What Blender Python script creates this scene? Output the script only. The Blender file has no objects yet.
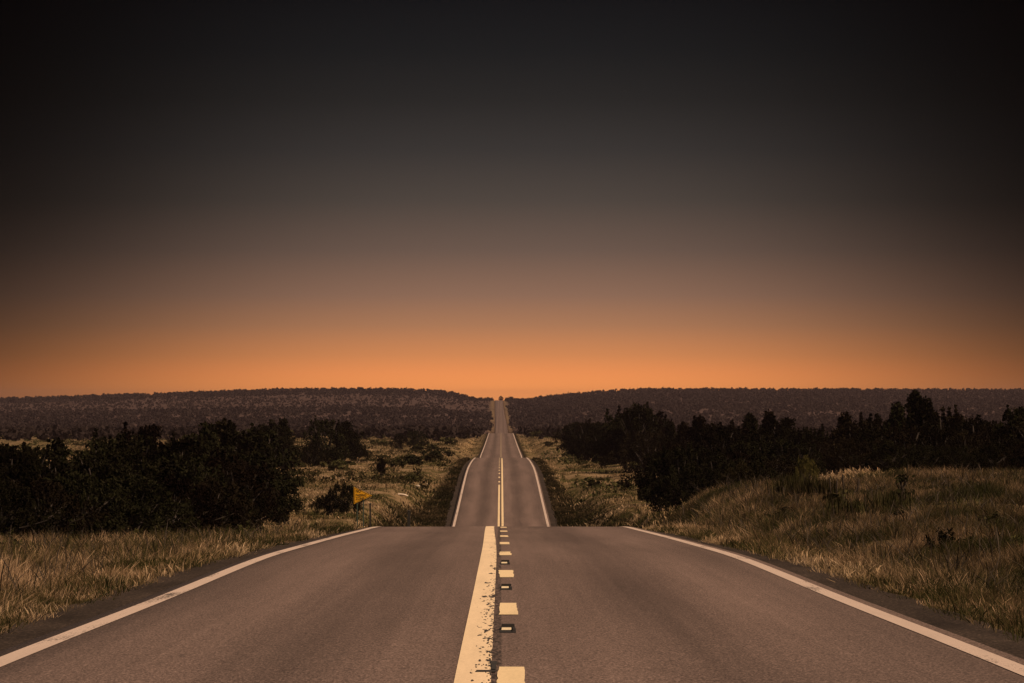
import bpy, math
import numpy as np
from mathutils import Vector

# ------------------------------------------------------------------ basics
sc = bpy.context.scene
COL = sc.collection
F = 4080.0                     # focal length in pixels of a 1024 px wide frame
CX, HY = 501.0, 400.0          # image column of the road axis, image row of the true horizon
EXPOSURE = 0.0
SUN_EL, SUN_AZ = math.radians(50), math.radians(118)
rng = np.random.default_rng(7)

def tag(o, label=None, cat=None, group=None, kind=None):
    if label: o['label'] = label
    if cat: o['category'] = cat
    if group: o['group'] = group
    if kind: o['kind'] = kind
    return o

def mesh_np(name, v, f, mat=None, attrs=None, smooth=False):
    """v (n,3), f: (m,3|4) array or list of such arrays"""
    me = bpy.data.meshes.new(name)
    fs = f if isinstance(f, list) else [f]
    v = np.asarray(v, np.float32)
    me.vertices.add(len(v)); me.vertices.foreach_set('co', v.ravel())
    loops = np.concatenate([a.ravel() for a in fs]).astype(np.int32)
    tot = np.concatenate([np.full(len(a), a.shape[1]) for a in fs]).astype(np.int32)
    me.loops.add(len(loops)); me.loops.foreach_set('vertex_index', loops)
    me.polygons.add(len(tot))
    me.polygons.foreach_set('loop_start', np.concatenate([[0], np.cumsum(tot)[:-1]]).astype(np.int32))
    me.polygons.foreach_set('loop_total', tot)
    me.polygons.foreach_set('use_smooth', np.full(len(tot), smooth))
    if attrs:
        for k, a in attrs.items():
            at = me.attributes.new(k, 'FLOAT', 'POINT')
            at.data.foreach_set('value', np.asarray(a, np.float32))
    me.update(calc_edges=True)
    if mat: me.materials.append(mat)
    return me

def link(name, me, parent=None, loc=(0, 0, 0)):
    o = bpy.data.objects.new(name, me); COL.objects.link(o)
    o.location = loc
    if parent: o.parent = parent
    return o

def empty(name, loc, rz=0.0, s=1.0):
    o = bpy.data.objects.new(name, None); COL.objects.link(o)
    o.location = loc; o.rotation_euler = (0, 0, rz); o.scale = (s, s, s)
    o.empty_display_size = .3
    return o

def pchip(xs, ys):
    xs = np.array(xs, float); ys = np.array(ys, float)
    h = np.diff(xs); dl = np.diff(ys) / h
    m = np.zeros_like(xs)
    w1 = 2 * h[1:] + h[:-1]; w2 = h[1:] + 2 * h[:-1]
    with np.errstate(divide='ignore', invalid='ignore'):
        hm = (w1 + w2) / (w1 / dl[:-1] + w2 / dl[1:])
    m[1:-1] = np.where(dl[:-1] * dl[1:] > 0, hm, 0)
    m[0], m[-1] = dl[0], dl[-1]
    def fn(x):
        x = np.clip(np.asarray(x, float), xs[0], xs[-1])
        i = np.clip(np.searchsorted(xs, x, side='right') - 1, 0, len(xs) - 2)
        t = (x - xs[i]) / h[i]
        return ((1 + 2 * t) * (1 - t) ** 2 * ys[i] + t * (1 - t) ** 2 * h[i] * m[i]
                + t * t * (3 - 2 * t) * ys[i + 1] + t * t * (t - 1) * h[i] * m[i + 1])
    return fn

_lat = np.random.default_rng(3).random((256, 256))
def vnoise(x, y):
    x = np.asarray(x, float); y = np.asarray(y, float)
    xi = np.floor(x).astype(int); yi = np.floor(y).astype(int)
    fx = x - xi; fy = y - yi
    fx = fx * fx * (3 - 2 * fx); fy = fy * fy * (3 - 2 * fy)
    g = lambda a, b: _lat[a % 256, b % 256]
    return ((g(xi, yi) * (1 - fx) + g(xi + 1, yi) * fx) * (1 - fy)
            + (g(xi, yi + 1) * (1 - fx) + g(xi + 1, yi + 1) * fx) * fy)
def fbm(x, y, o=3):
    s, a, t = 0, 1, 0
    for i in range(o):
        s = s + a * vnoise(x * 2 ** i + 17.3 * i, y * 2 ** i + 9.1 * i); t += a; a *= .5
    return s / t
def sstep(a, b, x):
    t = np.clip((x - a) / (b - a), 0, 1); return t * t * (3 - 2 * t)

# ------------------------------------------------------------------ the lie of the land
# height of the road's crown along its length (camera height = 0)
_rz = pchip([-80, 0, 25, 29, 42, 60, 75, 90, 104, 117, 128, 150, 190, 230, 260, 285, 306, 345, 386, 420, 445, 490, 534, 565, 600, 640, 680,
             716, 800, 901, 1050, 1150, 1234, 1350, 1500, 1800, 2100, 2295, 2700, 3200, 3600, 4080, 4200, 4500, 5000, 6000, 9000],
            [-.5, -1.43, -1.785, -1.842, -2.05, -2.32, -2.64, -2.98, -3.31, -3.625, -4.0, -5.2, -7.4, -9.0, -9.75, -9.75, -9.4, -8.72, -7.95, -7.45, -7.3, -7.4, -7.7, -7.98, -8.7, -9.5, -9.85,
             -9.76, -9.85, -9.9, -9.86, -9.82, -10.05, -11.6, -13.3, -17, -19, -18.6, -15.8, -12.2, -7.5, -.4, -.3, -4, -14, -30, -45])
def rz(d): return _rz(d)
_rx = pchip([-80, 1200, 2300, 4100, 9000], [0, 0, .2, -2.2, -4.0])
def rx(d): return _rx(d)

_NL = pchip([-80, 0, 30, 60, 100, 117, 150, 200, 250, 300, 400, 500, 700, 1000, 1500, 2000, 2300],
            [-.6, -1.6, -2.1, -2.62, -3.85, -4.3, -5.3, -6.4, -6.95, -7.15, -7.6, -7.75, -8.7, -9.6, -12.2, -15.5, -16.8])
_NRn = pchip([-80, 0, 30, 60, 100, 140, 165, 200, 250, 300, 400, 500, 700, 1000, 1500, 2000, 2300],
             [-.6, -1.6, -1.95, -2.42, -3.1, -3.28, -3.75, -5.3, -6.9, -7.7, -7.8, -7.9, -8.7, -9.6, -12.2, -15.5, -16.8])
_NRf = pchip([-80, 0, 30, 60, 100, 140, 170, 220, 300, 450, 700, 1000, 1500, 2000, 2300],
             [-.6, -1.6, -1.95, -2.45, -3.04, -3.12, -3.32, -4.1, -5.8, -7.4, -8.5, -9.6, -12.2, -15.5, -16.8])
_sky = pchip([-2200, -1200, -501, -351, -151, -80, -30, 0, 25, 60, 99, 150, 523, 1300, 2200],
             [402, 400, 399.5, 395.0, 390.0, 391.0, 396.5, 401, 400, 396.3, 393.0, 390.4, 391.3, 393, 397])
RIDGE = 4500.0
def terrain(x, d):
    x = np.asarray(x, float); d = np.asarray(d, float)
    r = rz(d); xr = x - rx(d); ax = np.abs(xr)
    nr = _NRn(d) + (_NRf(d) - _NRn(d)) * sstep(11, 18, xr)
    n = np.where(xr < 0, _NL(d), nr)
    u = x / np.maximum(d, 200) * F
    top = (HY - _sky(u)) / F * RIDGE
    t = np.clip((d - 2300) / (RIDGE - 2300), 0, 1)
    hill = -16.8 + (top + 16.8) * (t ** 1.15)
    hill = np.where(d > RIDGE, top - 38 * sstep(RIDGE, RIDGE + 1800, d), hill)
    n = np.where(d > 2300, hill, n)
    wide = np.where(d > 2300, 40 + 0 * d, 0) * sstep(2300, 3200, d)
    b = sstep(4.9, 9.2 + wide, ax)
    z = (r - .14) * (1 - b) + n * b
    ditch = np.exp(-((ax - 6.4) / .9) ** 2) * .35 * sstep(15, 40, d) * (1 - sstep(1200, 1500, d))
    rough = (fbm(x * .16, d * .09) - .5) * .55 + (fbm(x * .7 + 40, d * .4) - .5) * .22
    z = z - ditch + rough * sstep(5.0, 7.5, ax) * np.where(d < 200, .7, 1.0)
    z = z - .22 * (1 - sstep(3.9, 4.45, ax))
    return z

# ------------------------------------------------------------------ materials
def newmat(name):
    m = bpy.data.materials.new(name); m.use_nodes = True
    nt = m.node_tree; nt.nodes.clear()
    out = nt.nodes.new('ShaderNodeOutputMaterial')
    return m, nt, out
def N(nt, t, **kw):
    n = nt.nodes.new('ShaderNode' + t)
    for k, v in kw.items():
        if k.startswith('i_'):
            n.inputs[k[2:].replace('_', ' ')].default_value = v
        else: setattr(n, k, v)
    return n
def L(nt, a, b): nt.links.new(a, b)
def ramp(nt, fac, stops, interp='LINEAR'):
    r = nt.nodes.new('ShaderNodeValToRGB'); r.color_ramp.interpolation = interp
    e = r.color_ramp.elements
    while len(e) < len(stops): e.new(.5)
    for el, (p, c) in zip(e, stops):
        el.position = p
        el.color = (c, c, c, 1) if not hasattr(c, '__len__') else (*c, 1)
    if fac is not None: L(nt, fac, r.inputs['Fac'])
    return r
def noise(nt, vec, scale, detail=4, rough=.55, dim='3D'):
    n = N(nt, 'TexNoise'); n.inputs['Scale'].default_value = scale
    n.inputs['Detail'].default_value = detail; n.inputs['Roughness'].default_value = rough
    if vec is not None: L(nt, vec, n.inputs['Vector'])
    return n
def mixc(nt, fac, a, b, mode='MIX'):
    m = nt.nodes.new('ShaderNodeMix'); m.data_type = 'RGBA'; m.blend_type = mode
    for s, v in ((0, fac), (6, a), (7, b)):
        if hasattr(v, 'is_linked') or hasattr(v, 'links'): L(nt, v, m.inputs[s])
        elif hasattr(v, '__len__'): m.inputs[s].default_value = (*v, 1)
        else: m.inputs[s].default_value = v
    return m.outputs[2]
def math_(nt, op, a, b=None, c=None, clamp=False):
    m = nt.nodes.new('ShaderNodeMath'); m.operation = op; m.use_clamp = clamp
    for i, v in enumerate((a, b, c)):
        if v is None: continue
        if hasattr(v, 'links'): L(nt, v, m.inputs[i])
        else: m.inputs[i].default_value = v
    return m.outputs[0]
def mapping(nt, vec, scale):
    m = N(nt, 'Mapping'); m.inputs['Scale'].default_value = scale; L(nt, vec, m.inputs['Vector']); return m.outputs[0]
def principled(nt, out, **kw):
    b = N(nt, 'BsdfPrincipled')
    for k, v in kw.items():
        s = b.inputs[k.replace('_', ' ')]
        if hasattr(v, 'links'): L(nt, v, s)
        else: s.default_value = (*v, 1) if hasattr(v, '__len__') else v
    L(nt, b.outputs[0], out.inputs['Surface'])
    return b

def mat_asphalt():
    m, nt, out = newmat('asphalt')
    co = N(nt, 'TexCoord').outputs['Object']
    sep = N(nt, 'SeparateXYZ'); L(nt, co, sep.inputs[0])
    X = sep.outputs[0]
    ax = math_(nt, 'ABSOLUTE', X)
    # wheel paths polished grey, oil drip band in the middle of the lanes
    band = math_(nt, 'ABSOLUTE', math_(nt, 'SUBTRACT', ax, 1.45))
    wob = noise(nt, mapping(nt, co, (1.0, .03, 1)), 1.2, 3)
    band = math_(nt, 'ADD', band, math_(nt, 'MULTIPLY', math_(nt, 'SUBTRACT', wob.outputs[0], .5), .7))
    oil = ramp(nt, band, [(0.0, .68), (.28, .78), (.75, 1.03), (1, 1.05)], 'EASE')
    big = noise(nt, mapping(nt, co, (.9, .05, 1)), .8, 5)
    bigr = ramp(nt, big.outputs[0], [(.3, .78), (.7, 1.18)])
    streak = noise(nt, mapping(nt, co, (9, .05, 1)), 1.0, 3)
    strr = ramp(nt, streak.outputs[0], [(.3, .92), (.7, 1.07)])
    grain = noise(nt, mapping(nt, co, (1, .25, 1)), 55, 3, .75)
    grr = ramp(nt, grain.outputs[0], [(.3, .38), (.5, .93), (.68, 1.9)])
    fine = noise(nt, co, 16, 3, .7)
    finer = ramp(nt, fine.outputs[0], [(.3, .88), (.7, 1.12)])
    edge = ramp(nt, math_(nt, 'DIVIDE', ax, 4.0), [(.62, 1.0), (.84, .72)])
    c = mixc(nt, 1, (.140, .0985, .084), oil.outputs[0], 'MULTIPLY')
    c = mixc(nt, 1, c, edge.outputs[0], 'MULTIPLY')
    for r in (bigr, strr, grr, finer): c = mixc(nt, 1, c, r.outputs[0], 'MULTIPLY')
    # crumbled dark joint beside the solid centre line
    jx = math_(nt, 'ABSOLUTE', math_(nt, 'ADD', X, .035))
    jn = noise(nt, mapping(nt, co, (30, 3.0, 1)), 1.0, 4, .7)
    jm = math_(nt, 'SUBTRACT', 1.0, math_(nt, 'DIVIDE', jx, .045), clamp=True)
    jm = math_(nt, 'MULTIPLY', ramp(nt, jm, [(0, 0), (.3, 1)]).outputs[0], ramp(nt, jn.outputs[0], [(.42, .12), (.58, .85)]).outputs[0])
    c = mixc(nt, jm, c, (.018, .015, .013))
    # tar-sealed cracks and drips
    v = N(nt, 'TexVoronoi', feature='DISTANCE_TO_EDGE'); v.inputs['Scale'].default_value = .11
    wv = noise(nt, co, 1.4, 4)
    wvv = mixc(nt, .12, co, wv.outputs['Color'], 'ADD')
    L(nt, mapping(nt, wvv, (.6, .55, 1)), v.inputs['Vector'])
    crack = ramp(nt, v.outputs['Distance'], [(0, 1), (.0022, .0)])
    cgate = ramp(nt, noise(nt, mapping(nt, co, (.3, .06, 1)), 1, 3).outputs[0], [(.52, 0), (.6, .5)])
    c = mixc(nt, math_(nt, 'MULTIPLY', crack.outputs[0], cgate.outputs[0]), c, (.03, .026, .024))
    sp = noise(nt, mapping(nt, co, (3.2, .55, 1)), 1, 2)
    c = mixc(nt, ramp(nt, sp.outputs[0], [(.75, 0), (.79, .4)]).outputs[0], c, (.03, .026, .024))
    bump = N(nt, 'Bump'); bump.inputs['Strength'].default_value = .35; bump.inputs['Distance'].default_value = .012
    L(nt, grain.outputs[0], bump.inputs['Height'])
    b = principled(nt, out, Base_Color=c, Roughness=.9)
    b.inputs['Specular IOR Level'].default_value = .22
    L(nt, bump.outputs[0], b.inputs['Normal'])
    return m

def mat_paint(name, col, worn, side=None):
    m, nt, out = newmat(name)
    co = N(nt, 'TexCoord').outputs['Object']
    n1 = noise(nt, mapping(nt, co, (1, .3, 1)), 45, 4, .75)
    n2 = noise(nt, mapping(nt, co, (2.2, .16, 1)), 1.6, 4)
    s = math_(nt, 'ADD', math_(nt, 'MULTIPLY', n1.outputs[0], .65), math_(nt, 'MULTIPLY', n2.outputs[0], .55))
    if side is not None:           # chipped along the edge next to the joint, worst close to the first metres
        sep = N(nt, 'SeparateXYZ'); L(nt, co, sep.inputs[0])
        e = ramp(nt, math_(nt, 'DIVIDE', math_(nt, 'ADD', sep.outputs[0], .30), .24), [(.25, .0), (.6, .16), (1.0, 1)])
        jit = noise(nt, mapping(nt, co, (60, 9, 1)), 1.0, 3, .7)
        gate = ramp(nt, math_(nt, 'DIVIDE', sep.outputs[1], 100), [(.30, 1.0), (.42, .7), (.5, .2), (.85, .25), (1, .5)])
        def chips(sx, sy, amt):      # flaked cells of paint, cell by cell, with ragged rims
            vo = N(nt, 'TexVoronoi'); vo.inputs['Scale'].default_value = 1.0
            L(nt, mixc(nt, .55, mapping(nt, co, (sx, sy, 1)), jit.outputs['Color'], 'ADD'), vo.inputs['Vector'])
            sc_ = N(nt, 'SeparateColor'); L(nt, vo.outputs['Color'], sc_.inputs[0])
            return math_(nt, 'GREATER_THAN', math_(nt, 'MULTIPLY', math_(nt, 'MULTIPLY', e.outputs[0], gate.outputs[0]), amt), sc_.outputs[0])
        flake = math_(nt, 'MAXIMUM', chips(24, 2.0, .30), chips(60, 6, .42))
        s = math_(nt, 'ADD', s, math_(nt, 'MULTIPLY', flake, .5))
    mask = ramp(nt, s, [(worn, 0), (worn + (.07 if side is None else .17), 1)])
    tint = ramp(nt, n2.outputs[0], [(.3, .84), (.65, 1.0)])
    base = mixc(nt, 1, col, tint.outputs[0], 'MULTIPLY')
    gr = ramp(nt, n1.outputs[0], [(.3, .84), (.7, 1.06)])
    base = mixc(nt, 1, base, gr.outputs[0], 'MULTIPLY')
    c = mixc(nt, mask.outputs[0], base, (.048, .039, .034))
    principled(nt, out, Base_Color=c, Roughness=.75, Specular_IOR_Level=.25)
    return m

def mat_gravel():
    m, nt, out = newmat('shoulder_gravel')
    co = N(nt, 'TexCoord').outputs['Object']
    a = noise(nt, mapping(nt, co, (1, .35, 1)), 30, 4, .75); b = noise(nt, mapping(nt, co, (1, .2, 1)), 1.5, 4)
    c = ramp(nt, a.outputs[0], [(.3, (.014, .010, .008)), (.52, (.038, .028, .022)), (.62, (.075, .055, .043)), (.78, (.20, .15, .12))]).outputs[0]
    c = mixc(nt, 1, c, ramp(nt, b.outputs[0], [(.3, .6), (.7, 1.25)]).outputs[0], 'MULTIPLY')
    principled(nt, out, Base_Color=c, Roughness=.95, Specular_IOR_Level=.1)
    return m

def mat_ground():
    m, nt, out = newmat('dry_ground')
    co = N(nt, 'TexCoord').outputs['Object']
    sep = N(nt, 'SeparateXYZ'); L(nt, co, sep.inputs[0])
    a = noise(nt, mapping(nt, co, (1, .5, 1)), .14, 6, .62)
    b = noise(nt, mapping(nt, co, (1, .45, 1)), 1.1, 5, .7)
    c_ = noise(nt, co, 9, 4, .7)
    s = math_(nt, 'ADD', math_(nt, 'MULTIPLY', a.outputs[0], .6), math_(nt, 'MULTIPLY', b.outputs[0], .4))
    c = ramp(nt, s, [(.36, (.028, .032, .012)), (.45, (.060, .052, .020)), (.52, (.165, .115, .064)), (.62, (.25, .175, .105)), (.72, (.31, .225, .145))]).outputs[0]
    c = mixc(nt, 1, c, ramp(nt, c_.outputs[0], [(.28, .5), (.5, .95), (.72, 1.45)]).outputs[0], 'MULTIPLY')
    # far slopes: bare purple-brown soil in long streaks between the scrub
    f = noise(nt, mapping(nt, co, (.0035, .010, 1)), 1.0, 6, .68)
    far = ramp(nt, f.outputs[0], [(.36, (.030, .020, .018)), (.5, (.072, .048, .042)), (.62, (.066, .048, .046))]).outputs[0]
    fm = ramp(nt, math_(nt, 'DIVIDE', sep.outputs[1], 4000), [(.21, 0), (.42, 1)])
    c = mixc(nt, fm.outputs[0], c, far)
    # darker ground along the shoulders and roadside cut banks
    at = N(nt, 'Attribute'); at.attribute_name = 'ditch'
    dn = ramp(nt, b.outputs[0], [(.35, .86), (.6, 1)])
    c = mixc(nt, math_(nt, 'MULTIPLY', at.outputs['Fac'], dn.outputs[0]), c, (.030, .024, .015))
    at2 = N(nt, 'Attribute'); at2.attribute_name = 'verge'
    c = mixc(nt, at2.outputs['Fac'], c, (.24, .165, .085))
    bump = N(nt, 'Bump'); bump.inputs['Strength'].default_value = .8; bump.inputs['Distance'].default_value = .25
    L(nt, b.outputs[0], bump.inputs['Height'])
    bs = principled(nt, out, Base_Color=c, Roughness=1.0, Specular_IOR_Level=.0)
    L(nt, bump.outputs[0], bs.inputs['Normal'])
    return m

def mat_leaf(name, dark, light, transl=.12, oscale=.9):
    m, nt, out = newmat(name)
    at = N(nt, 'Attribute'); at.attribute_name = 'rnd'
    oi = N(nt, 'ObjectInfo')
    co = N(nt, 'TexCoord').outputs['Object']
    n = noise(nt, co, oscale, 3)
    s = math_(nt, 'ADD', math_(nt, 'MULTIPLY', at.outputs['Fac'], .35), math_(nt, 'MULTIPLY', n.outputs[0], .8))
    c = ramp(nt, s, [(.3, dark), (.85, light)]).outputs[0]
    hs = N(nt, 'HueSaturation'); L(nt, c, hs.inputs['Color'])
    L(nt, math_(nt, 'ADD', .465, math_(nt, 'MULTIPLY', oi.outputs['Random'], .05)), hs.inputs['Hue'])
    L(nt, math_(nt, 'ADD', .45, math_(nt, 'MULTIPLY', oi.outputs['Random'], 1.0)), hs.inputs['Value'])
    d = N(nt, 'BsdfDiffuse'); t = N(nt, 'BsdfTranslucent'); mx = N(nt, 'MixShader'); mx.inputs[0].default_value = transl
    L(nt, hs.outputs[0], d.inputs[0]); L(nt, hs.outputs[0], t.inputs[0])
    L(nt, d.outputs[0], mx.inputs[1]); L(nt, t.outputs[0], mx.inputs[2]); L(nt, mx.outputs[0], out.inputs[0])
    return m

def mat_grass(name, stops_base, stops_tip, transl=.45, patch=.35):
    m, nt, out = newmat(name)
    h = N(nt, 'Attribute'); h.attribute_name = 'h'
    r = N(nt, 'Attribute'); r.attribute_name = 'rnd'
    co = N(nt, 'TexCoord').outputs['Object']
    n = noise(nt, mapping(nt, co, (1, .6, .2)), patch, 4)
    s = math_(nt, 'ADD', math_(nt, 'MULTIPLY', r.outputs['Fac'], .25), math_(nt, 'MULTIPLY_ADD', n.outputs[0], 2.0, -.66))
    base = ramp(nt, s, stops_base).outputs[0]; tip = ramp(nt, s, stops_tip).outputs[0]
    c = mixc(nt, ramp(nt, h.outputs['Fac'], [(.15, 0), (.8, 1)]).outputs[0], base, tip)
    d = N(nt, 'BsdfDiffuse'); t = N(nt, 'BsdfTranslucent'); mx = N(nt, 'MixShader'); mx.inputs[0].default_value = transl
    L(nt, c, d.inputs[0]); L(nt, c, t.inputs[0])
    L(nt, d.outputs[0], mx.inputs[1]); L(nt, t.outputs[0], mx.inputs[2]); L(nt, mx.outputs[0], out.inputs[0])
    return m

def mat_plain(name, col, rough=.7, metal=0.0, vary=.15, scale=8):
    m, nt, out = newmat(name)
    co = N(nt, 'TexCoord').outputs['Object']
    n = noise(nt, co, scale, 4, .65)
    r = ramp(nt, n.outputs[0], [(.3, 1 - vary), (.7, 1 + vary)])
    c = mixc(nt, 1, col, r.outputs[0], 'MULTIPLY')
    principled(nt, out, Base_Color=c, Roughness=rough, Metallic=metal)
    return m

M = dict(
    asphalt=mat_asphalt(), gravel=mat_gravel(), ground=mat_ground(),
    white=mat_paint('white_paint', (.58, .46, .39), .67),
    yellow=mat_paint('yellow_paint', (.84, .66, .40), .69),
    solid=mat_paint('worn_yellow_paint', (.84, .66, .44), .79, side=True),
    leaf=mat_leaf('juniper_leaf', (.007, .007, .004), (.0165, .0155, .007), .04),
    leaf_brown=mat_leaf('rusty_leaf', (.009, .007, .004), (.016, .012, .007), .04),
    shrub=mat_leaf('shrub_leaf', (.022, .025, .009), (.085, .075, .032), .2, 2.0),
    shrub_light=mat_leaf('pale_shrub_leaf', (.06, .06, .018), (.14, .12, .04), .3, 2.0),
    far_leaf=mat_leaf('far_leaf', (.016, .012, .012), (.034, .026, .023), .05, .02),
    bark=mat_plain('bark', (.030, .022, .017), .95, 0, .35, 12),
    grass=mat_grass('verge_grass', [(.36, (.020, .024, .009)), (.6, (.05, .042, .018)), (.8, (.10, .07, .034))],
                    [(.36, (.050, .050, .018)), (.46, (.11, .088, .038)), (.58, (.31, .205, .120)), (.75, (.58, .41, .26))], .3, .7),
    vignetted_grass=mat_grass('vignetted_grass', [(.36, (.018, .020, .008)), (.6, (.04, .033, .015)), (.8, (.08, .055, .028))],  # right-hand grass: darkening toward the frame edge put into its colours
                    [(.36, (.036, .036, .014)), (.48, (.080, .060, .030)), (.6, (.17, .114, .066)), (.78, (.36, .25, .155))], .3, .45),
    meadow=mat_grass('meadow_grass', [(.36, (.035, .035, .014)), (.56, (.11, .082, .042)), (.8, (.16, .115, .062))],
                     [(.36, (.045, .044, .018)), (.42, (.20, .142, .068)), (.52, (.44, .305, .175)), (.76, (.62, .45, .29))], .3, .16),
    dark_weeds=mat_grass('dark_weeds', [(.36, (.014, .013, .006)), (.7, (.034, .026, .013))], [(.36, (.022, .020, .009)), (.56, (.05, .037, .019)), (.76, (.10, .07, .04))], .2, .3),
    stalk=mat_plain('dry_stalk', (.035, .024, .015), .95, 0, .3, 20),
    sign_yellow=mat_plain('sign_sheeting', (.85, .42, .012), .45, 0, .06, 6),
    sign_black=mat_plain('sign_ink', (.015, .012, .008), .5, 0, .1),
    sign_back=mat_plain('post_green', (.05, .075, .055), .6, 0, .2),
    steel=mat_plain('dark_steel', (.03, .026, .022), .6, .2, .3),
    bitumen=mat_plain('bitumen', (.010, .008, .007), 1.0, 0, .3, 25),
    tar=mat_plain('tar', (.02, .016, .014), .95, 0, .4, 20),
    lens=mat_plain('reflector_lens', (.78, .66, .45), .3, 0, .1, 30),
    log=mat_plain('bleached_wood', (.62, .52, .42), .9, 0, .25, 5),
    rock=mat_plain('pale_rock', (.55, .47, .38), .9, 0, .25, 4),
)

# ------------------------------------------------------------------ ground, shoulders, road
D = np.concatenate([np.arange(-60, 120, 1.0), np.arange(120, 640, 2.0), np.arange(640, 1400, 6.0), np.arange(1400, 4000, 20.0),
                    np.arange(4000, 4800, 16.0), np.arange(4800, 9001, 200.0)])
xh = np.concatenate([[0, 2, 3.6, 3.9, 4.2, 4.5, 4.8], np.arange(5.1, 14, .45), np.arange(14, 40, 1.3), 40 * 1.09 ** np.arange(1, 50)])
XS = np.concatenate([-xh[::-1], xh[1:]])
gx, gd = np.meshgrid(XS, D)
X0 = gx + rx(gd)
Z0 = terrain(X0, gd)
nr_, nc = gx.shape
idx = np.arange(nr_ * nc).reshape(nr_, nc)
gf = np.stack([idx[:-1, :-1], idx[:-1, 1:], idx[1:, 1:], idx[1:, :-1]], -1).reshape(-1, 4)
axx = np.abs(gx)
bank_w = np.interp(gd, [150, 300, 340, 400, 450], [7.6, 7.6, 6.4, 5.2, 4.4])
ditch = (1 - sstep(bank_w - .8, bank_w + .6, axx)) * sstep(125, 180, gd) * (1 - sstep(430, 600, gd)) * .97
ditch = np.maximum(ditch, (1 - sstep(4.2, 4.9, axx)) * (gd < 1400))
verge = np.exp(-((axx - 7.0) / 1.7) ** 2) * sstep(690, 800, gd) * (1 - sstep(950, 1150, gd)) * sstep(.3, .6, fbm(gx * .5, gd * .02)) * .9
verge = np.maximum(verge, np.exp(-((axx - 6.0) / 2.2) ** 2) * sstep(2100, 2500, gd) * .5 * (.4 + fbm(gx * .4, gd * .01)))
me = mesh_np('ground', np.stack([X0, gd, Z0], -1).reshape(-1, 3), gf, M['ground'], dict(ditch=ditch.ravel(), verge=verge.ravel()), True)
tag(link('ground', me), 'rolling dry ground of soil and grass on both sides of the highway', kind='structure')

def strip(name, x0, x1, d0, d1, mat, dz, label=None, dx=lambda d: 0 * d, crown=True, step=None, kind='structure', jag=0, skirt=0):
    ds = D[(D > d0 + .05) & (D < d1 - .05)]
    if len(ds) == 0 or step: ds = np.arange(d0 + .5, d1 - .2, step or 1.0)
    ds = np.concatenate([[d0], ds, [d1]])
    xs = np.linspace(x0, x1, max(2, int((x1 - x0) / .5) + 1))
    if skirt: xs = np.concatenate([[xs[0] - .02], xs, [xs[-1] + .02]])
    gx, gd = np.meshgrid(xs, ds)
    z = rz_lin(gd) - (np.abs(gx) * .003 if crown else 0) + dz * (1 + gd / 250)
    if skirt: z[:, 0] -= skirt; z[:, -1] -= skirt
    px = gx + rx(gd) + dx(gd)
    if jag:
        px[:, 0] += (fbm(gd[:, 0] * 1.3, gd[:, 0] * 0 + x0) - .5) * jag
        px[:, -1] += (fbm(gd[:, 0] * 1.3, gd[:, 0] * 0 + x1 + 5) - .5) * jag
    n, c = gx.shape
    ix = np.arange(n * c).reshape(n, c)
    f = np.stack([ix[:-1, :-1], ix[:-1, 1:], ix[1:, 1:], ix[1:, :-1]], -1).reshape(-1, 4)
    o = link(name, mesh_np(name, np.stack([px, gd, z], -1).reshape(-1, 3), f, mat, None, True))
    tag(o, label, kind=kind)
    return o
def rz_lin(d): return np.interp(d, D, rz(D))

strip('road_shoulder', -4.5, 4.5, -60, 4300, M['gravel'], -.07, 'dark gravel shoulder along both edges of the asphalt', jag=.45)
strip('road', -3.74, 3.74, -60, 4300, M['asphalt'], 0, 'two-lane asphalt highway running dead straight over the rises', skirt=.12)
e = .0045
strip('edge_line', -3.62, -3.44, -60, 1300, M['white'], e, 'white edge line on the left side of the highway')
strip('edge_line', 3.44, 3.62, -60, 1300, M['white'], e, 'white edge line on the right side of the highway')
strip('centre_line', -.30, -.065, -60, 190, M['solid'], e, 'thick worn solid line along the middle of the near road', dx=lambda d: -.13 * sstep(55, 122, d), step=.5)
strip('centre_line', -.25, -.09, 250, 384, M['yellow'], e, 'left half of the double yellow line on the second rise')
strip('centre_line', .04, .20, 250, 545, M['yellow'], e, 'long right half of the double yellow line on the second rise')
k = 0
for d0 in [12.4, 24.7, 37.6, 49.7] + list(np.arange(61.8, 190, 12.1)):
    strip('centre_dash', -.02, .155, d0, d0 + 3.2, M['yellow'], e, 'short yellow dash beside the worn solid centre line', step=.15, jag=.035)
for d0 in np.arange(390, 560, 12.15):
    strip('centre_dash', -.25, -.09, d0, d0 + 3.2, M['yellow'], e, 'far yellow dash on the second rise')
for d0 in np.arange(700, 1240, 12.15):
    strip('centre_dash', -.1, .08, d0, d0 + 3.2, M['yellow'], e, 'far yellow dash on the third stretch of road')

strip('tar_patch', -.17, -.035, 27.2, 27.45, M['tar'], e + .002, 'dark tar streak across the worn solid line', step=.1, jag=.05)
strip('tar_patch', -.07, -.035, 27.5, 28.6, M['tar'], e + .004, 'dark tar blob beside the worn solid line', step=.1, jag=.03)
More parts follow.
